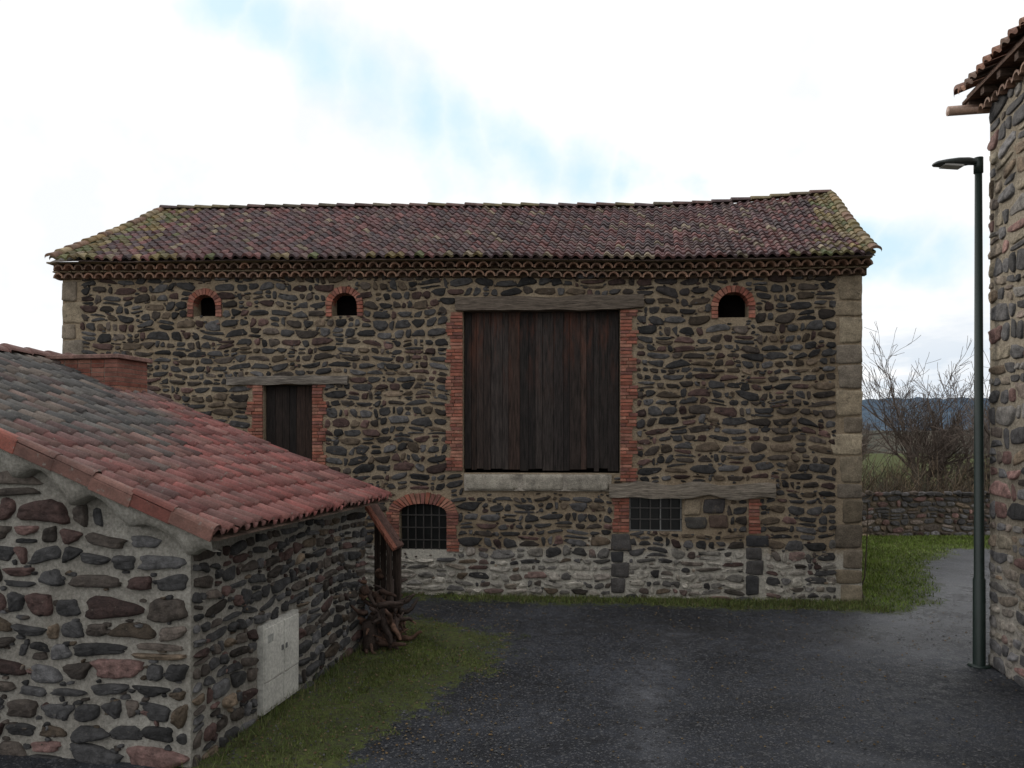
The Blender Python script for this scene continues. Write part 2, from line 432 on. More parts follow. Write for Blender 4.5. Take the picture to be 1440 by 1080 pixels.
mb = MB()
def planks(mb, F, s0, s1, z0, z1, o, w, cf):
    s = s0
    while s < s1 - .03:
        ww = min(R.uniform(*w), s1 - s)
        F.box(mb, s + .003, s + ww - .003, z0 + R.uniform(0, .07), z1, o - .03, o + R.uniform(-.012, .01), cf())
        s += ww
dc = lambda: sc_c(R.choice([(.030, .021, .018), (.018, .014, .013), (.038, .023, .018), (.028, .022, .02)]), R.uniform(.5, 1.2))
planks(mb, FB, 8.48, 11.58, 2.49, 5.69, -.13, (.10, .24), dc)
mb.obj('plank_door', M_woodv, barn)
mb = MB()
planks(mb, FB, 4.35, 5.37, 2.0, 4.24, -.14, (.14, .2), lambda: sc_c(dc(), .9))
mb.obj('hayloft_door', M_woodd, barn)

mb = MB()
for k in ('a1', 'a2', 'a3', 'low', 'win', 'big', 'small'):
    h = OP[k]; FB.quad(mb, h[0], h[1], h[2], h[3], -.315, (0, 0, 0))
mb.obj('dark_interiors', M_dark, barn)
mb = MB(); FB.quad(mb, 7.18, 8.14, .9, 1.86, -.2, (0, 0, 0)); FB.quad(mb, 11.77, 12.8, 1.32, 2.0, -.17, (0, 0, 0)); mb.obj('window_panes', M_glass, barn)
mb = MB()
ir = (.05, .045, .042)
for i in range(5): x = 7.18 + .16 * (i + 1) - .01; FB.box(mb, x - .011, x + .011, .9, 1.86, -.12, -.1, ir)
for z in (1.1, 1.35, 1.6): FB.box(mb, 7.18, 8.14, z - .01, z + .01, -.1, -.085, ir)
wf = (.17, .17, .165)
for i in range(6): x = 11.79 + i * .198; FB.box(mb, x - .012, x + .012, 1.32, 2.0, -.1, -.075, wf if i in (0, 3, 5) else ir)
for z in (1.34, 1.56, 1.78, 1.98): FB.box(mb, 11.77, 12.8, z - .011, z + .011, -.075, -.055, wf if z < 1.4 else ir)
mb.obj('window_bars', M_metal, barn)

# genoise (corbelled tile courses)
mb = MB(); mg = MB()
def genoise(mb, F, s0, s1, zf, o0, o1, w=.2, hgt=.12, n=7):
    k = int((s1 - s0) / w)
    for i in range(k):
        a = s0 + (i + .5) * (s1 - s0) / k; zb = zf(a) + R.uniform(-.008, .008); r = w * .5; j = R.uniform(-.012, .012)
        vs = []
        for o in (o0, o1 + j):
            for rr in (r * .99, r * .70):
                for q in range(n + 1):
                    t = pi * q / n; vs.append(F.p(a + rr * math.cos(t), zb + rr / r * hgt * math.sin(t), o))
        m = n + 1; fs = []
        for q in range(n):
            fs.append((q, q + 1, 2 * m + q + 1, 2 * m + q)); fs.append((m + q, 3 * m + q, 3 * m + q + 1, m + q + 1))
            fs.append((2 * m + q, 2 * m + q + 1, 3 * m + q + 1, 3 * m + q))
        mb.add(vs, fs, sc_c(R.choice([(.33, .19, .135), (.29, .185, .14), (.36, .22, .155), (.24, .16, .12)]), R.uniform(.75, 1.15)))
genoise(mb, FB, -.1, BW, lambda s: Ze(s) - .31, -.02, .16, .22, .115)
genoise(mb, FB, -.0, BW + .1, lambda s: Ze(s) - .165, .0, .31, .22, .115)
mb.obj('genoise_tiles', M_tile_old, barn, smooth=False)
ns = 24
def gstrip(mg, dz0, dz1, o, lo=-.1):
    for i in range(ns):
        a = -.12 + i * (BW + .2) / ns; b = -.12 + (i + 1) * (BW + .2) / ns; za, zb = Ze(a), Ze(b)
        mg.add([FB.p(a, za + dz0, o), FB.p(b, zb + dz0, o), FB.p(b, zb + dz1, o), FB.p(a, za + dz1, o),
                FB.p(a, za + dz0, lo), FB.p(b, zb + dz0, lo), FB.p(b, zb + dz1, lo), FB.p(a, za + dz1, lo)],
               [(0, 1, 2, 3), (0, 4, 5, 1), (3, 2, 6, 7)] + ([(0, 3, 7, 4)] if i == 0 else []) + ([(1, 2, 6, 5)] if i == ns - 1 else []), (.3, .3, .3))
for (a, b, o) in ((-.19, -.163, .15), (-.045, -.015, .34)): gstrip(mg, a, b, o)
mg.obj('genoise_mortar', M_mort_barn, barn)
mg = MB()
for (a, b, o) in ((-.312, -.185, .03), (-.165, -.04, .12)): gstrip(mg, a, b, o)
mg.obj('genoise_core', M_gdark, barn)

# roof
RZ = [(0, 9.25), (.25, 9.2), (.45, 9.13), (.62, 9.05), (.75, 9.0), (.87, 9.06), (.94, 9.16), (1, 9.24)]
def rz(u):
    u = clamp(u)
    for (a, x), (b, y) in zip(RZ[:-1], RZ[1:]):
        if u <= b: return lerp(x, y, (u - a) / (b - a))
def ridge(u): p = lerp(ridgeL, ridgeR, u).copy(); p[2] = rz(u); return p
def surfB(u, v):
    s = .04 + u * (BW + .04)
    e = FB.p(s, Ze(s) + .0, .47 + .02 * nz(s * .9))
    p = lerp(e, ridge(u), v); p[2] += -.05 * math.sin(pi * v) * (1 + .4 * nz(u * 6, v * 2)) + .025 * nz(u * 14, v * 4)
    return p
def colR(u, v):
    k = R.uniform(.6, 1.2); c = R.choice([(.125, .062, .062), (.10, .06, .064), (.155, .07, .066), (.085, .06, .063), (.125, .083, .075)])
    e = 1.0 * max(math.exp(-(u / .06) ** 1.5), math.exp(-((1 - u) / .03) ** 1.5)) + .35 * math.exp(-(v) / .05)
    if e > .1 and R.random() < e * 1.1: c = mixc(c, R.choice([(.20, .155, .05), (.155, .14, .05), (.24, .20, .10), (.12, .15, .05)]), .7)
    if R.random() < .05: c = (.2, .16, .11)
    return sc_c(c, k)
mb = MB(); tiles(mb, surfB, 84, 19, .05, colR, across=7, lift=.035, jit=.014)
bs = lambda u, v: lerp(lerp(BL, BR, u) + ZT * 6.6 + V(0, .3, 0), ridge(u), v)
tiles(mb, bs, 30, 8, .03, colR, across=3)
mb.obj('roof_tiles', M_tile_old, barn, smooth=False)
mb = MB()
nn_ = 30
for i in range(nn_):
    for j in range(4):
        q = [surfB(i / nn_, j / 4), surfB((i + 1) / nn_, j / 4), surfB((i + 1) / nn_, (j + 1) / 4), surfB(i / nn_, (j + 1) / 4)]
        mb.add([x - V(0, 0, .05) for x in q], [(0, 1, 2, 3)], (.1, .07, .06))
capc = lambda: sc_c(R.choice([(.13, .08, .07), (.12, .10, .07), (.17, .14, .08), (.10, .07, .07)]), R.uniform(.7, 1.15))
caps(mb, [ridge(i / 12) + V(0, 0, .02) for i in range(13)], .12, capc)
capy = lambda: sc_c(R.choice([(.22, .15, .07), (.16, .13, .06), (.2, .12, .08), (.26, .2, .12)]), R.uniform(.7, 1.1))
caps(mb, [surfB(1, v) + V(.0, 0, .03) for v in (0, .33, .66, 1)], .10, capy, .38)
caps(mb, [surfB(0, v) + V(.02, 0, .03) for v in (0, .33, .66, 1)], .10, capy, .38)
mb.obj('roof_ridge', M_tile_old, barn)

# ================================================================== SHED
shed = empty('stone_shed')
NC = (-3.04, 7.4)
FS = Fr(NC, (.171, .985), (.985, -.171)); FG = Fr(NC, (-.985, .171), (-.171, -.985))
SL = 4.63; GW = 10.0
BOX = (1.28, 2.17, .06, 1.05)
mb = MB()
FS.quad(mb, 0, SL, -.1, 2.3, 0, (.3,) * 3)
top = lambda s: 2.24 + .4 * (s if s < 5 else 10 - s)
wall_with_holes(mb, FG, 0, GW, -.1, top, [(5, 5.0001, -.1, -.09)])
fo = FS.p(SL, 0)
mb.add([fo, fo + FG.U * GW, fo + FG.U * GW + ZT * 2.2, fo + FG.U * 5 + ZT * 4.2, fo + ZT * 2.2], [(0, 1, 2, 3, 4)], (.3,) * 3)
mb.add([FG.p(GW, 0), fo + FG.U * GW, fo + FG.U * GW + ZT * 2.2, FG.p(GW, 2.2)], [(0, 1, 2, 3)], (.3,) * 3)
mb.obj('walls', M_mort_shed, shed)
def colS(s, z): return basalt_col(s, z, .056, .1)
def warpS(x, z): return .03 * math.sin(1.9 * x + 1.7 * z) + .018 * math.sin(4.6 * x - 2.1 * z)
mb = MB()
rubble(mb, FS, 0.01, SL, -.08, 2.14, (.12, .21), .28, .042, .045, 18, colS, [(BOX[0] - .04, BOX[1] + .04, 0, 1.08)], warp=warpS)
rubble(mb, FG, 0.01, 7, -.08, 5, (.16, .285), .40, .05, .055, 24, colS, (), srange=lambda z: (max(.01, (z - 2.16) / .4), 7) if z < 4.1 else None, warp=warpS)
for _ in range(620):
    F_, w = (FS, SL) if R.random() < .4 else (FG, 5)
    s = R.uniform(.1, w); z = R.uniform(.05, 2.)
    if F_ is FS and BOX[0] - .08 < s < BOX[1] + .08 and z < 1.12: continue
    stone(mb, F_, s, z, R.uniform(.02, .055), R.uniform(.015, .03), .03, 9, colS(s, z), warpS)
mb.obj('rubble_stones', M_stone, shed, smooth=True)

def surfS(u, v):
    p = FS.p(-.22 + u * 5.02, 2.24 + .4 * 5.3 * v, .376 - 5.3 * v); p[2] += .02 * nz(u * 5, v * 5) - .03 * math.sin(pi * v); return p
def colT(u, v):
    red = R.choice([(.25, .085, .075), (.28, .10, .088), (.22, .08, .072), (.25, .115, .10), (.19, .08, .073)])
    gr = R.choice([(.10, .095, .09), (.135, .125, .115), (.085, .082, .08), (.16, .13, .11)])
    g = clamp((v - .18 + .35 * nz(u * 3 + 3, v * 4)) * 3 - 1.1 * max(0, u - .5) * 2)
    if u < .12: g = max(g, .35)
    return sc_c(mixc(red, gr, clamp(g + R.uniform(-.25, .3))), R.uniform(.72, 1.15))
mb = MB(); tiles(mb, surfS, 25, 16, .055, colT, across=12, lift=.028, jit=.009)
def surfS2(u, v): return FS.p(-.22 + u * 5.02, 2.24 + .4 * 5.3 * v, .376 - 10.6 + 5.3 * v)
tiles(mb, surfS2, 24, 12, .055, colT, across=5)
mb.obj('roof_tiles', M_tile, shed, smooth=True)
mb = MB()
caps(mb, [surfS(0, 1) + V(0, 0, .03), surfS(1, 1) + V(0, 0, .03)], .12, lambda: sc_c((.20, .11, .095), R.uniform(.7, 1.1)), n=10)
rc = lambda: sc_c(R.choice([(.27, .085, .06), (.23, .075, .055), (.21, .07, .055), (.20, .10, .08)]), R.uniform(.75, 1.1))
k = 13
dv = (surfS(0, 1) - surfS(0, 0)); Ld = np.linalg.norm(dv); dv /= Ld; up = np.cross(FS.U, dv); up = up if up[2] > 0 else -up
for i in range(k):
    a = surfS(0, i / k); L = Ld / k * 1.02; c = a + dv * L / 2; cc = rc(); j = R.uniform(-.008, .008) + .012
    mb.box(c - FS.U * (.035 + R.uniform(-.008, .008)) + up * R.uniform(-.012, .0), dv * (L / 2 + .004), FS.U * .011, up * .058, cc)
    vs = []
    for (q, rr) in ((a, .062), (a + dv * L * 1.03, .052)):
        for t in range(7):
            tt = pi * t / 6; vs.append(q + FS.U * (.01 - rr * math.cos(tt)) + up * (.045 + rr * .8 * math.sin(tt) + j))
    mb.add(vs, [(t, t + 1, 7 + t + 1, 7 + t) for t in range(6)], cc)
mb.obj('verge_tiles', M_tile, shed, bevel=.006)
mb = MB()
q = [surfS(0, 0), surfS(1, 0), surfS(1, 1), surfS(0, 1)]
mb.add([x - V(0, 0, .055) for x in q], [(0, 1, 2, 3)], (.12, .08, .06))
mb.obj('roof_underlay', M_woodh, shed)
mb = MB()
n = 170; vs = []
for i in range(n + 1):
    s = -.33 + i * (5.3 + .0) / n
    zt = 2.24 + .4 * (s + .376) - .03; w = abs(math.sin(pi * (s + .1) / .62 + .25 * nz(s * 2.2))) ** .9
    zb = zt - .14 - .17 * (1 - w) - .05 * nz(s * 3)
    for (z, o) in ((zt, .2), ((zt + zb) / 2, .2), (zb, .175), (zb - .02, .02)): vs.append(FG.p(s, z, o + (.03 * nz(s * 6, z * 5) if o > .1 else 0)))
mb.add(vs, [(4 * i + r, 4 * i + 4 + r, 4 * i + 5 + r, 4 * i + 1 + r) for i in range(n) for r in (0, 1, 2)], (.3,) * 3)
n = 120; vs = []
for i in range(n + 1):
    a = -.1 + i * (SL + .15) / n
    w = abs(math.sin(pi * a / .21)) ** .7
    zb = 2.17 + .03 * w
    for (z, o) in ((2.29, .22), (zb, .2), (zb - .05, .02)): vs.append(FS.p(a, z, o))
mb.add(vs, [(3 * i + r, 3 * i + 3 + r, 3 * i + 4 + r, 3 * i + 1 + r) for i in range(n) for r in (0, 1)], (.3,) * 3)
mb.obj('bedding_mortar', M_mort_shed, shed, smooth=True)
mb = MB()
cc = surfS(.88, .86); FC = Fr((cc[0], cc[1]), FG.U[:2], FG.N[:2])
z = 3.8
while z < 4.33:
    for s in np.arange(-.56, .5, .225):
        FC.box(mb, s + .005, s + .215, z + .005, z + .062, -.36, .36 + R.uniform(-.004, .004), sc_c(brick_col(), .75))
    z += .068
mb.obj('chimney_bricks', M_brick, shed)
mb = MB(); FC.box(mb, -.62, .64, 4.345, 4.41, -.42, .42, (.22, .13, .11)); FC.box(mb, -.55, .55, 3.7, 4.345, -.352, .352, (.2, .17, .14))
mb.obj('chimney_slab', M_ashlar, shed, bevel=.012)

cab = empty('meter_cabinet')
mb = MB(); wc = (.60, .585, .54)
FS.box(mb, BOX[0], BOX[1], BOX[2], BOX[3], -.02, .07, sc_c(wc, .85))
mid = (BOX[0] + BOX[1]) / 2 + .03
FS.box(mb, BOX[0] + .03, mid - .012, .42, 1.01, .07, .088, wc); FS.box(mb, mid + .012, BOX[1] - .03, .42, 1.01, .07, .088, wc)
FS.box(mb, BOX[0] + .03, mid - .012, .1, .395, .07, .084, sc_c(wc, .93)); FS.box(mb, mid + .012, BOX[1] - .03, .1, .395, .07, .084, sc_c(wc, .93))
FS.box(mb, mid - .07, mid - .03, .68, .74, .088, .098, (.15, .15, .15)); FS.box(mb, mid + .03, mid + .07, .68, .74, .088, .098, (.15, .15, .15))
FS.box(mb, BOX[0] + .08, BOX[0] + .2, .84, .93, .088, .092, (.35, .35, .33))
mb.obj('cabinet', M_plastic, cab, bevel=.006)

# ------------------------------------------------------------------ tubes
def tube(mb, pts, rads, n, col):
    vs = []; m = len(pts)
    for i, p in enumerate(pts):
        d = (pts[min(i + 1, m - 1)] - pts[max(i - 1, 0)]); d = d / (np.linalg.norm(d) + 1e-9)
        a = np.cross(d, V(.3, .2, .93) if abs(d[2]) < .9 else V(1, .1, 0)); a /= np.linalg.norm(a); b = np.cross(d, a)
        for k in range(n):
            t = 2 * pi * k / n; vs.append(p + (a * math.cos(t) + b * math.sin(t)) * rads[i])
    fs = [(i * n + k, i * n + (k + 1) % n, (i + 1) * n + (k + 1) % n, (i + 1) * n + k) for i in range(m - 1) for k in range(n)]
    fs.append(tuple(range(n))[::-1]); fs.append(tuple((m - 1) * n + k for k in range(n)))
    mb.add(vs, fs, col)
def rvec(): return V(R.gauss(0, 1), R.gauss(0, 1), R.gauss(0, 1))
def branch(mb, p, d, L, r, lvl, col, up=.1):
    ns = 5; pts = [p]; rads = [r]; dd = d / np.linalg.norm(d)
    for i in range(ns):
        dd = dd + rvec() * .09 + V(0, 0, up * .3); dd /= np.linalg.norm(dd)
        pts.append(pts[-1] + dd * L / ns); rads.append(max(.008, r * (1 - .5 * (i + 1) / ns)))
    tube(mb, pts, rads, 5 if lvl < 2 else 3, sc_c(col, R.uniform(.8, 1.2)))
    if lvl >= 4: return
    for _ in range([6, 5, 5, 4][lvl]):
        i = R.randint(1 if lvl else 2, ns); a = pts[i]
        nd = dd + rvec() * .5; nd[2] += .15
        branch(mb, a, nd, L * R.uniform(.5, .74), rads[i] * .62, lvl + 1, col, up)

# lean-to + old wood beside the shed
lean = empty('wooden_lean_to')
mb = MB(); w_ = (.05, .035, .028)
FS.box(mb, 5.08, 5.16, 0, 1.55, .34, .41, w_); FS.box(mb, 4.68, 4.74, 0, 1.55, .33, .39, w_)
for i in range(3):
    a = 4.66 + i * .17
    mb.add([FS.p(a, 2.08, -.03), FS.p(a + .165, 2.08, -.03), FS.p(a + .165, 1.42, .43), FS.p(a, 1.42, .43),
            FS.p(a, 2.12, -.01), FS.p(a + .165, 2.12, -.01), FS.p(a + .165, 1.46, .45), FS.p(a, 1.46, .45)],
           [(0, 1, 2, 3), (4, 5, 6, 7), (0, 4, 7, 3), (1, 5, 6, 2), (2, 3, 7, 6)], sc_c((.20, .075, .05) if i == 0 else (.10, .055, .045), R.uniform(.8, 1.2)))
for i in range(4): FS.box(mb, 5.1, 5.12, 0, 1.92 - i * .13, -.02 + i * .1, .07 + i * .1, sc_c(w_, R.uniform(.4, .8)))  # dark end boards, added to stand in for the shade inside the lean-to
mb.obj('frame_and_boards', M_woodd, lean)
pile = MB()
for i in range(95):
    a = R.uniform(4.25, 5.1); o = R.uniform(.06, .52); z0 = R.uniform(.02, 1.15) * (1 - (o - .06) * 1.4)
    p = FS.p(a, max(.03, z0), o); d = rvec() * .45 + V(.25, -.35, R.uniform(-.35, .45)); pts = [p]; r = R.uniform(.02, .06)
    for _ in range(6):
        d = d / np.linalg.norm(d) + rvec() * .35; q = pts[-1] + d / np.linalg.norm(d) * R.uniform(.04, .09); q[2] = max(.02, q[2]); pts.append(q)
    tube(pile, pts, [r * (1 - .1 * i) for i in range(7)], 7, sc_c(R.choice([(.10, .06, .045), (.06, .042, .035), (.14, .08, .055)]), R.uniform(.6, 1.1)))
for i in range(4):
    p = FS.p(4.3 + i * .2, 0, .2 + .08 * (i % 2)); tube(pile, [p, p + V(.02, 0, .2), p + V(-.02, 0, .4), p + V(.03, 0, .5 + .15 * i)], [.14, .12, .1, .06], 9, (.05, .036, .03))
pile.obj('root_wood_pile', M_root, smooth=True)

# ================================================================== RIGHT HOUSE
house = empty('stone_house')
FH = Fr((6.6, 10.8), (-.16, -.987), (-.987, .16))
HL = 9.; HH = 7.95
mb = MB(); FH.quad(mb, 0, HL, -.1, HH, 0, (.3,) * 3)
g0 = FH.p(0, 0); g1 = g0 + V(.987, -.16, 0) * 8; g2 = FH.p(HL, 0); g3 = g2 + V(.987, -.16, 0) * 8
mb.add([g0, g1, g1 + ZT * HH, (g0 + g1) / 2 + ZT * 9.6, g0 + ZT * HH], [(0, 1, 2, 3, 4)], (.3,) * 3)
mb.add([g2, g3, g3 + ZT * HH, (g2 + g3) / 2 + ZT * 9.6, g2 + ZT * HH], [(0, 1, 2, 3, 4)], (.3,) * 3)
mb.add([g1, g3, g3 + ZT * HH, g1 + ZT * HH], [(0, 1, 2, 3)], (.3,) * 3)
mb.obj('walls', M_mort_right, house)
def colH(s, z):
    c = basalt_col(s, z, .11, .2)
    if R.random() < .26: c = R.choice([(.28, .24, .18), (.24, .20, .16), (.22, .205, .19)])
    t = clamp((1.9 - z) / .6); return mixc(c, (.4, .36, .31), t * R.choice([0, .2, .5, .8]))
mb = MB()
rubble(mb, FH, .0, HL, -.05, HH - .2, (.14, .30), .36, .035, .03, 12, colH, warp=warpB)
mb.obj('rubble_stones', M_stone, house, smooth=True)
mb = MB()
def surfH(u, v): return FH.p(-.28 + u * 9.4, 8.02 + .42 * 4.4 * v, .30 - 4.4 * v)
ct = lambda u, v: sc_c(R.choice([(.30, .15, .10), (.25, .125, .09), (.33, .18, .12), (.2, .13, .1)]), R.uniform(.7, 1.1))
tiles(mb, surfH, 42, 11, .06, ct, across=9, lift=.035, jit=.01)
tiles(mb, lambda u, v: FH.p(-.28 + u * 9.4, 8.02 + .42 * 4.4 * v, .34 - 8.8 + 4.4 * v), 42, 11, .06, ct, across=4)
caps(mb, [surfH(0, v) + V(0, 0, .03) for v in (0, .5, 1)], .11, lambda: ct(0, 0))
mb.obj('roof_tiles', M_tile, house)
mb = MB()
FH.box(mb, -.26, HL, 7.86, 7.9, -.3, .26, (.12, .07, .05))
for i in range(20): FH.box(mb, -.2 + i * .48, -.1 + i * .48, 7.76, 7.86, -.2, .23, (.10, .065, .05))
FH.box(mb, -.26, HL, 7.9, 7.99, -.3, .20, (.13, .08, .06))
mb.obj('eave_boards', M_woodh, house)
genm = MB(); genoise(genm, FH, -.1, HL, lambda s: 7.66, -.02, .12, .2, .1); genm.obj('genoise_tiles', M_tile, house)
mb = MB(); a = FH.p(-.12, 7.74, .5); b = FH.p(-.12, 7.78, -3)
ax = b - a; ax /= np.linalg.norm(ax); vs = []
for q in (a, b):
    for rr in (.07, .06):
        for k in range(11):
            t = pi + pi * k / 10; vs.append(q + FH.U * rr * math.cos(t) + ZT * rr * math.sin(t))
fs = []
for k in range(10): fs += [(k, k + 1, 22 + k + 1, 22 + k), (11 + k, 33 + k, 34 + k, 12 + k), (k, 11 + k, 12 + k, k + 1)]
mb.add(vs, fs, (.42, .27, .2)); tube(mb, [a + V(0, 0, -.005), a + ax * .45 + V(0, 0, -.005)], [.066, .066], 14, (.4, .27, .21)); mb.obj('gutter', M_metal, house, smooth=True)

# ================================================================== STREET LAMP
lamp = empty('street_lamp')
LX, LY = 6.42, 10.75
gcol = (.012, .024, .02)
mb = MB()
tube(mb, [V(LX, LY, 0), V(LX, LY, .02), V(LX, LY, 1.2), V(LX, LY, 1.22), V(LX - .01, LY, 6.92)], [.085, .08, .078, .066, .046], 16, gcol)
tube(mb, [V(LX, LY, .0), V(LX, LY, .03)], [.15, .14], 12, gcol)
tube(mb, [V(LX - .01, LY, 6.78), V(LX - .01, LY, 6.99)], [.06, .06], 14, gcol)
tube(mb, [V(LX, LY, 6.93), V(LX - .2, LY, 6.93)], [.04, .04], 12, gcol)
mb.obj('post', M_metal, lamp, smooth=True)
mb = MB(); vs = []; prof = [(0, .05, .05), (.1, .09, .07), (.25, .12, .07), (.42, .12, .055), (.53, .09, .04), (.57, .04, .02)]
for (x, w, h) in prof:
    for k in range(12):
        t = 2 * pi * k / 12; zz = math.sin(t) * h
        vs.append(V(LX - .06 - x, LY + w * math.cos(t), 6.93 - x * .06 + (zz if zz > 0 else zz * .45)))
fs = [(i * 12 + k, i * 12 + (k + 1) % 12, (i + 1) * 12 + (k + 1) % 12, (i + 1) * 12 + k) for i in range(5) for k in range(12)] + [tuple(range(12)), tuple(60 + k for k in range(12))]
mb.add(vs, fs, (.05, .06, .06)); mb.obj('lamp_head', M_metal, lamp, smooth=True)
mb = MB(); mb.box(V(LX - .38, LY, 6.872), V(.13, 0, -.008), V(0, .08, 0), V(0, 0, .012), (.5,) * 3); mb.obj('lens', M_lens, lamp)

# ================================================================== FAR WALL, TREES, HILL
FW = Fr((7.5, 25.4), (1, .02), (.02, -1)); fw = MB()
fwall = empty('field_stone_wall')
FW.box(fw, 0, 26, -.1, 1.34, -.4, 0, (.3,) * 3); fw.obj('core', M_mort_gray, fwall)
mb = MB(); rubble(mb, FW, 0, 26, -.05, 1.4, (.12, .22), .3, .02, .05, 9, lambda s, z: basalt_col(s, z, .09, .3), warp=warpB)
for i in range(90): stone(mb, FW, i * .29 + R.uniform(0, .1), 1.38 + R.uniform(-.03, .04), R.uniform(.12, .19), .07, .1, 9, basalt_col(0, 0, .08, .4))
mb.obj('rubble_stones', M_stone, fwall, smooth=True)

# climbing stems at the barn's right corner
mb = MB()
for i in range(16):
    p = V(6.78 + R.uniform(0, .12), 15.6 + R.uniform(-.3, .6), 0); pts = [p]
    for k in range(7): pts.append(pts[-1] + V(R.gauss(0, .035), R.gauss(0, .05), R.uniform(.2, .38)))
    tube(mb, pts, [.022 - .002 * k for k in range(8)], 4, sc_c((.10, .08, .06), R.uniform(.6, 1.3)))
mb.obj('climbing_vine', M_bark)

tc_ = (.115, .09, .075)
def tree(name, x, y, h, nst, spread, r=.1):
    mb = MB()
    for i in range(nst):
        branch(mb, V(x + R.uniform(-.3, .3), y, 0), V(R.gauss(0, spread), R.gauss(0, spread), 1), h * R.uniform(.36, .46), r, 0, tc_)
    mb.obj(name, M_bark)
tree('bare_tree', 15.9, 30.0, 7.3, 6, .34, .13)
tree('bare_tree', 24.5, 38, 7, 3, .3, .12)
tree('bare_tree', 19.3, 44, 6.4, 3, .3, .12)
mb = MB()
for i in range(3600):
    x = R.uniform(10.5, 34); y = R.uniform(26.3, 33); hgt = (R.uniform(.9, 2.7) + .7 * nz(x * .8)) * (1. if x > 13 else 1.2)
    p = V(x, y, 0); d = V(R.gauss(0, .35), R.gauss(0, .35), 1); pts = [p]
    for k in range(4): d = d + rvec() * .15; pts.append(pts[-1] + d / np.linalg.norm(d) * hgt / 4)
    c = sc_c(R.choice([(.15, .11, .075), (.11, .085, .065), (.17, .13, .085), (.08, .075, .05)]), R.uniform(.7, 1.15))
    tube(mb, pts, [.018, .015, .012, .010, .006], 3, c)
    for _ in range(4):
        q = pts[R.randint(1, 3)]; d2 = V(R.gauss(0, .6), R.gauss(0, .6), .7); tube(mb, [q, q + d2 * .3, q + d2 * .6 + V(0, 0, .1)], [.010, .008, .004], 3, c)
mb.obj('hedge_thicket', M_bark)

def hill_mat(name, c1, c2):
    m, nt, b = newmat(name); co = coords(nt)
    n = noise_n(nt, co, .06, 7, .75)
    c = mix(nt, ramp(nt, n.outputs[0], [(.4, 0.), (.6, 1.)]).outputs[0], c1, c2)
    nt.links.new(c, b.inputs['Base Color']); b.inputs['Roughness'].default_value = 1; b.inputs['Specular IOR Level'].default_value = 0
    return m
def hill(name, dist, hgt, mat, seed):
    mb = MB(); na = 400; nr = 8; vs = []
    for j in range(nr):
        for i in range(na + 1):
            az = math.radians(-75 + 150 * i / na); t = j / (nr - 1); d = dist * (1 + .5 * t)
            z = hgt * (1 + .45 * nz(az * 5 + seed, 0) + .25 * nz(az * 14, seed) + .07 * nz(az * 120, seed)) * math.sin(t * pi / 2) - 1.5 * (1 - t)
            vs.append(V(d * math.sin(az), d * math.cos(az), z))
    m = na + 1
    mb.add(vs, [(j * m + i, j * m + i + 1, (j + 1) * m + i + 1, (j + 1) * m + i) for j in range(nr - 1) for i in range(na)], (.1,) * 3)
    mb.obj(name, mat, smooth=True)
hill('hill', 420, 30, hill_mat('hazy_forest', (.05, .075, .11), (.09, .12, .155)), 3.3)  # blue of distance haze is mixed into the far hill's forest colour
hill('hill', 200, 7.5, hill_mat('hill_field', (.05, .055, .05), (.11, .10, .08)), 8.1)

# ================================================================== GROUND
def poly_sd(px, py, poly):
    d = np.full(px.shape, 1e9); ins = np.zeros(px.shape, bool); n = len(poly)
    for i in range(n):
        ax, ay = poly[i]; bx, by = poly[(i + 1) % n]; ex, ey = bx - ax, by - ay
        t = np.clip(((px - ax) * ex + (py - ay) * ey) / (ex * ex + ey * ey), 0, 1)
        d = np.minimum(d, np.hypot(px - ax - t * ex, py - ay - t * ey))
        c = (ay > py) != (by > py)
        with np.errstate(divide='ignore', invalid='ignore'):
            xi = (bx - ax) * (py - ay) / (by - ay if by != ay else 1e-9) + ax
        ins ^= c & (px < xi)
    return np.where(ins, -d, d)
GA = [(-3.6, 3.0), (-3.3, 7.4), (-2.6, 12.2), (-2.3, 13.8), (-1.9, 13.7), (-1.0, 13.2), (-.25, 12.3), (-.1, 11.0), (-.75, 9.7), (-1.3, 8.5), (-1.5, 7.4), (-1.7, 5), (-2.2, 3)]
GB = [(-9.6, 16.6), (-9.6, 15.9), (-3.2, 15.4), (0, 15.05), (4, 14.5), (6.2, 14.15), (6.75, 14.15), (6.9, 15.2)]
GC = [(6.3, 15.1), (6.5, 14.25), (7.1, 14.1), (8.0, 14.9), (9.2, 17.2), (10.6, 20), (12.6, 22.3), (16, 23.2), (31, 24), (31, 26), (5, 26), (5, 15.2)]
PO = [GA, GB, GC]
def sdg(x, y): return np.minimum.reduce([poly_sd(x, y, p) for p in PO])
def fb(x, y):
    return (np.sin(x * 2.3 + 1.3 * np.sin(y * 1.7)) + np.sin(y * 3.1 + 1.1 * np.sin(x * 2.9 + 1)) + .6 * np.sin(x * 7.3 + y * 5.1) + .5 * np.sin(x * 11.7 - y * 9.3)) / 3.1
m, nt, b = newmat('grass_ground'); co = coords(nt)
def ground_color(nt, co):
    a = noise_n(nt, co, 1.5, 5); c = noise_n(nt, co, 14, 5, .7)
    g = mix(nt, ramp(nt, a.outputs[0], [(.35, 0.), (.65, 1.)]).outputs[0], (.05, .068, .018), (.085, .105, .024))
    return mix(nt, ramp(nt, c.outputs[0], [(.43, 0.), (.62, .85)]).outputs[0], g, (.04, .033, .024)), c
gc, cn = ground_color(nt, co); nt.links.new(gc, b.inputs['Base Color']); b.inputs['Roughness'].default_value = 1; b.inputs['Specular IOR Level'].default_value = .1
bump(nt, b, cn.outputs[0], .8, .03); M_ground = m
mb = MB(); mb.add([V(-900, -300, 0), V(900, -300, 0), V(900, 1500, 0), V(-900, 1500, 0)], [(0, 1, 2, 3)], (.1,) * 3); mb.obj('ground', M_ground)

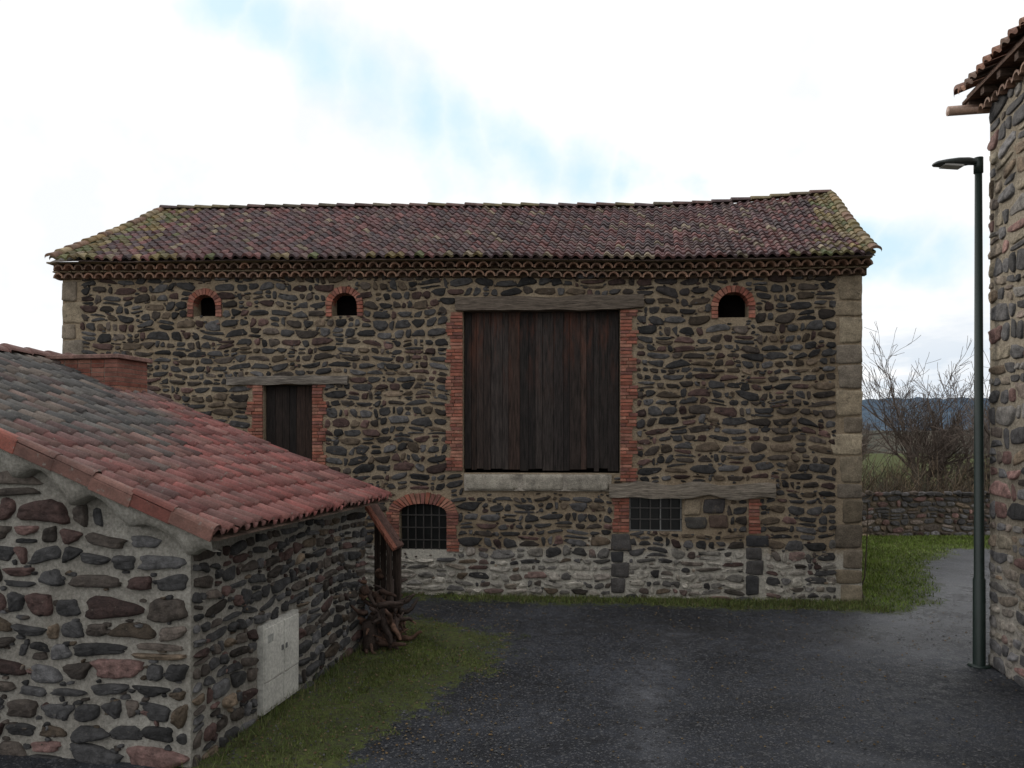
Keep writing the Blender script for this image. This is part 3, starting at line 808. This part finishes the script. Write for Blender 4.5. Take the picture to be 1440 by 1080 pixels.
m, nt, b = newmat('asphalt'); co = coords(nt)
gc, cn = ground_color(nt, co)
big = noise_n(nt, co, .55, 4, .6); midn = noise_n(nt, co, 5, 6, .8); fine = noise_n(nt, co, 45, 4, .85); und = noise_n(nt, co, 2.2, 3, .6)
vo = N(nt, 'ShaderNodeTexVoronoi'); vo.inputs['Scale'].default_value = 55; nt.links.new(co, vo.inputs['Vector'])
ac = mix(nt, ramp(nt, big.outputs[0], [(.38, 0.), (.62, 1.)]).outputs[0], (.009, .0105, .0145), (.028, .031, .039))
ac = mix(nt, 1., ac, ramp(nt, fine.outputs[0], [(.32, .3), (.70, 2.1)]).outputs[0], 'MULTIPLY')
ac = mix(nt, 1., ac, ramp(nt, midn.outputs[0], [(.3, .45), (.7, 1.6)]).outputs[0], 'MULTIPLY')
sep = N(nt, 'ShaderNodeSeparateColor'); nt.links.new(vo.outputs['Color'], sep.inputs[0])
ac = mix(nt, ramp(nt, sep.outputs[0], [(.84, 0.), (.92, .8)]).outputs[0], ac, (.12, .12, .125))
at = N(nt, 'ShaderNodeAttribute', attribute_name='Col'); sa = N(nt, 'ShaderNodeSeparateColor'); nt.links.new(at.outputs['Color'], sa.inputs[0])
mo = N(nt, 'ShaderNodeMath', operation='ADD'); nt.links.new(sa.outputs[0], mo.inputs[0])
mm = N(nt, 'ShaderNodeMath', operation='MULTIPLY_ADD'); nt.links.new(noise_n(nt, co, 6, 6, .8).outputs[0], mm.inputs[0]); mm.inputs[1].default_value = 2.2; mm.inputs[2].default_value = -1.1
nt.links.new(mm.outputs[0], mo.inputs[1]); mr = ramp(nt, mo.outputs[0], [(.42, 0.), (.58, 1.)])
col = mix(nt, mr.outputs[0], ac, gc)
sm_ = N(nt, 'ShaderNodeMath', operation='MULTIPLY'); nt.links.new(sa.outputs[1], sm_.inputs[0]); nt.links.new(ramp(nt, midn.outputs[0], [(.35, .15), (.6, 1.)]).outputs[0], sm_.inputs[1])
col = mix(nt, sm_.outputs[0], col, (.15, .155, .17))  # sky sheen on wet streaks, painted as a paler, bluer base colour
nt.links.new(col, b.inputs['Base Color'])
rr = ramp(nt, midn.outputs[0], [(.38, .38), (.62, .8)]); rw = mix(nt, sa.outputs[2], rr.outputs[0], (.16, .16, .16))
rw = mix(nt, mr.outputs[0], rw, (1., 1., 1.)); nt.links.new(rw, b.inputs['Roughness']); b.inputs['Specular IOR Level'].default_value = .35
ad = N(nt, 'ShaderNodeMath', operation='ADD'); nt.links.new(fine.outputs[0], ad.inputs[0]); nt.links.new(vo.outputs['Distance'], ad.inputs[1])
b1 = bump(nt, b, ad.outputs[0], .9, .012)
b0 = N(nt, 'ShaderNodeBump'); b0.inputs['Strength'].default_value = .6; b0.inputs['Distance'].default_value = .05; nt.links.new(und.outputs[0], b0.inputs['Height']); nt.links.new(b0.outputs[0], b1.inputs['Normal'])
M_asph = m

st = .13; xs = np.arange(-14, 30.01, st); ys = np.arange(-5, 25.3, st)
GX, GY = np.meshgrid(xs, ys); sd = sdg(GX, GY)
moss = np.clip(.5 - sd / .9 + .35 * fb(GX, GY), 0, 1)
def gauss_line(ax, ay, bx, by, w):
    ex, ey = bx - ax, by - ay; t = np.clip(((GX - ax) * ex + (GY - ay) * ey) / (ex * ex + ey * ey), 0, 1)
    return np.exp(-(np.hypot(GX - ax - t * ex, GY - ay - t * ey) / w) ** 2)
sheen_streak = .5 * gauss_line(1.6, 9.5, 1.35, 7.2, .22) + .4 * gauss_line(2.6, 12.5, 1.6, 9.5, .35) + .6 * gauss_line(3.1, 7.8, 4.6, 7.0, .14) + .7 * gauss_line(7.4, 13.6, 9.5, 16.4, .9) + .7 * gauss_line(9.5, 16.4, 14, 21.5, 1.5) + .4 * gauss_line(5.0, 11.6, 6.4, 13.2, .4)
sheen_streak = np.clip(sheen_streak * (.45 + .55 * (fb(GX * 2, GY * 2) * .5 + .5)), 0, 1)
wet = np.clip(gauss_line(6.0, 12.2, 8.8, 14.5, .9) + gauss_line(8.8, 14.5, 14, 21, 1.6) + .7 * gauss_line(1, 12.9, 6, 12.5, .6), 0, 1) * np.clip(.65 + .5 * fb(GX * 1.5 + 3, GY * 1.5), 0, 1)
ZZ = .008 + .008 * fb(GX * .7, GY * .7)
nxn, nyn = len(xs), len(ys)
mb = MB(); vv = np.stack([GX.ravel(), GY.ravel(), ZZ.ravel()], 1)
jj, ii = np.meshgrid(np.arange(nyn - 1), np.arange(nxn - 1), indexing='ij')
ok = sd[:-1, :-1] > -.95; jj = jj[ok]; ii = ii[ok]
q0 = jj * nxn + ii
mb.v = vv.tolist(); mb.f = np.stack([q0, q0 + 1, q0 + nxn + 1, q0 + nxn], 1).tolist(); mb.c = np.stack([moss.ravel(), sheen_streak.ravel(), wet.ravel()], 1).tolist()
mb.obj('road', M_asph, smooth=True)

rs = np.random.RandomState(3)
def blades(name, x, y, hmin, hmax, w, cols):
    n = len(x); h = rs.uniform(hmin, hmax, n); an = rs.uniform(0, 6.28, n); le = rs.normal(0, .45, (n, 2)) * h[:, None]
    dx = np.cos(an) * w; dy = np.sin(an) * w
    P = np.zeros((n, 3, 3)); P[:, 0] = np.stack([x - dx, y - dy, np.zeros(n)], 1); P[:, 1] = np.stack([x + dx, y + dy, np.zeros(n)], 1)
    P[:, 2] = np.stack([x + le[:, 0], y + le[:, 1], h], 1)
    C = np.array(cols)[rs.randint(0, len(cols), n)] * rs.uniform(.7, 1.25, (n, 1)); C = np.repeat(C, 3, 0)
    mb = MB(); mb.v = P.reshape(-1, 3).tolist(); mb.f = np.arange(3 * n).reshape(n, 3).tolist(); mb.c = C.tolist(); mb.obj(name, M_leaf)
def sample(n, x0, x1, y0, y1, poly, fade=.5, thr=.0, na=.45):
    x = rs.uniform(x0, x1, n); y = rs.uniform(y0, y1, n); s = poly_sd(x, y, poly)
    k = (-s / fade + na * fb(x, y) + na * fb(x * 3 + 2, y * 3)) > rs.uniform(thr, 1., n); return x[k], y[k]
gr = [(.085, .12, .028), (.065, .092, .022), (.12, .14, .038), (.095, .11, .035), (.12, .105, .05)]
x, y = sample(130000, -3.3, .3, 4, 14, GA, 1.1, 0., .7)
blades('moss_grass', x, y, .012, .05, .006, gr)
x, y = sample(7000, -3.1, -1.9, 6, 13, [(-3.1, 6.5), (-2.2, 12.3), (-2.0, 12.3), (-2.9, 6.5)], .1, -.3)
blades('wall_foot_grass', x, y, .05, .2, .006, gr)
x, y = sample(60000, -6, 7, 14, 16.6, GB, .35, -.1, .6)
blades('verge_grass', x, y, .03, .12, .009, gr)
x, y = sample(110000, 5, 20, 14, 25.4, GC, .4, -.3)
blades('lawn_grass', x, y, .03, .09, .013, [(.14, .21, .03), (.11, .17, .028), (.16, .22, .045), (.16, .18, .06)])
mb = MB()
for i in range(3600):
    x = R.uniform(-3, 8); y = R.uniform(6.8, 14.8)
    if R.random() < .5: x = R.uniform(-2.8, 0)
    r = R.uniform(.006, .02); c = V(x, y, .014)
    vs = [c + V(math.cos(t) * r * R.uniform(.7, 1.2), math.sin(t) * r * R.uniform(.7, 1.2), 0) for t in np.arange(0, 6.2, 1.26)] + [c + V(0, 0, r * .8)]
    mb.add(vs, [(k, (k + 1) % 5, 5) for k in range(5)], sc_c(R.choice([(.12, .12, .12), (.2, .15, .09), (.07, .07, .07), (.18, .12, .06)]), R.uniform(.5, 1)))
mb.obj('gravel_debris', M_ashlar)

# ================================================================== SKY / LIGHT
w = bpy.data.worlds.new('World'); sc.world = w; w.use_nodes = True; nt = w.node_tree
bg = nt.nodes['Background']; bg.inputs[1].default_value = .1
SE, SA = math.radians(24), math.radians(-45)
sky = N(nt, 'ShaderNodeTexSky', sky_type='NISHITA'); sky.sun_disc = False; sky.sun_elevation = SE; sky.sun_rotation = SA
sky.air_density = 1.0; sky.dust_density = 1.0
g = N(nt, 'ShaderNodeTexCoord').outputs['Generated']
wn = noise_n(nt, g, 3.5, 6, .58)
off = N(nt, 'ShaderNodeVectorMath', operation='MULTIPLY_ADD'); nt.links.new(wn.outputs['Color'], off.inputs[0]); off.inputs[1].default_value = (.22,) * 3; off.inputs[2].default_value = (-.11,) * 3
ga = N(nt, 'ShaderNodeVectorMath', operation='ADD'); nt.links.new(g, ga.inputs[0]); nt.links.new(off.outputs[0], ga.inputs[1])
spots = [(300, 0, 34, 1), (370, 50, 32, .9), (440, 110, 36, .9), (510, 160, 38, .9), (590, 190, 42, 1.), (670, 205, 42, 1.), (750, 215, 40, 1.), (830, 232, 34, .9), (900, 248, 26, .9), (970, 256, 18, .8),
         (600, 250, 30, .7), (680, 262, 26, .6), (1225, 335, 26, .9), (1280, 360, 32, 1.0), (1340, 380, 28, .9)]
acc = None
for (x, y, r, wt) in spots:
    d = Vector(((x - 720) / 1100, 1, (620 - y) / 1100)).normalized()
    ds = N(nt, 'ShaderNodeVectorMath', operation='DISTANCE'); nt.links.new(ga.outputs[0], ds.inputs[0]); ds.inputs[1].default_value = d
    mr = N(nt, 'ShaderNodeMapRange', interpolation_type='SMOOTHSTEP'); nt.links.new(ds.outputs['Value'], mr.inputs[0])
    mr.inputs[1].default_value = 0; mr.inputs[2].default_value = r * 2.8 / 1100; mr.inputs[3].default_value = wt; mr.inputs[4].default_value = 0
    if acc is None: acc = mr.outputs[0]
    else:
        a = N(nt, 'ShaderNodeMath', operation='MAXIMUM'); nt.links.new(acc, a.inputs[0]); nt.links.new(mr.outputs[0], a.inputs[1]); acc = a.outputs[0]
r = ramp(nt, acc, [(.15, 0.), (.85, .95)])
sxy = N(nt, 'ShaderNodeSeparateXYZ'); nt.links.new(g, sxy.inputs[0])
cn = noise_n(nt, g, 5, 5, .6)
cc = mix(nt, ramp(nt, cn.outputs[0], [(.36, 0.), (.52, 1.)]).outputs[0], (9.7, 9.95, 10.2), (11., 11., 11.))
lo = N(nt, 'ShaderNodeMapRange', interpolation_type='SMOOTHSTEP'); nt.links.new(sxy.outputs[2], lo.inputs[0])
lo.inputs[1].default_value = .22; lo.inputs[2].default_value = .06; lo.inputs[3].default_value = 0.; lo.inputs[4].default_value = 1.
lx = N(nt, 'ShaderNodeMapRange', interpolation_type='SMOOTHSTEP'); nt.links.new(sxy.outputs[0], lx.inputs[0]); lx.inputs[1].default_value = .2; lx.inputs[2].default_value = .45
l2 = N(nt, 'ShaderNodeMath', operation='MULTIPLY'); nt.links.new(lo.outputs[0], l2.inputs[0]); nt.links.new(lx.outputs[0], l2.inputs[1])
mp = N(nt, 'ShaderNodeMapping'); mp.inputs['Scale'].default_value = (1, 1, 4); nt.links.new(g, mp.inputs[0])
bn = noise_n(nt, mp.outputs[0], 7, 5, .6)
l3 = N(nt, 'ShaderNodeMath', operation='MULTIPLY'); nt.links.new(l2.outputs[0], l3.inputs[0]); nt.links.new(ramp(nt, bn.outputs[0], [(.4, 0.), (.62, 1.)]).outputs[0], l3.inputs[1])
cc = mix(nt, l3.outputs[0], cc, (7.4, 8.2, 9.1))
blue = mix(nt, .88, sky.outputs[0], (7.3, 9.6, 10.8))
c = mix(nt, r.outputs[0], cc, blue)
nt.links.new(c, bg.inputs[0])
sun = bpy.data.lights.new('sun', 'SUN'); sun.energy = 1.4; sun.angle = math.radians(10); sun.color = (1, .93, .82)
so = bpy.data.objects.new('sun', sun); sc.collection.objects.link(so)
d = Vector((math.sin(SA) * math.cos(SE), math.cos(SA) * math.cos(SE), math.sin(SE)))
so.rotation_euler = d.to_track_quat('Z', 'Y').to_euler(); so.location = d * 60

cam = bpy.data.cameras.new('camera'); co_ = bpy.data.objects.new('camera', cam); sc.collection.objects.link(co_)
co_.location = (0, 0, 3.1); co_.rotation_euler = (math.radians(90), 0, 0)
cam.sensor_width = 36; cam.lens = 27.5; cam.shift_y = 80 / 1440; cam.clip_end = 3000
sc.camera = co_
sc.view_settings.view_transform = 'Standard'; sc.view_settings.look = 'None'; sc.view_settings.exposure = 0
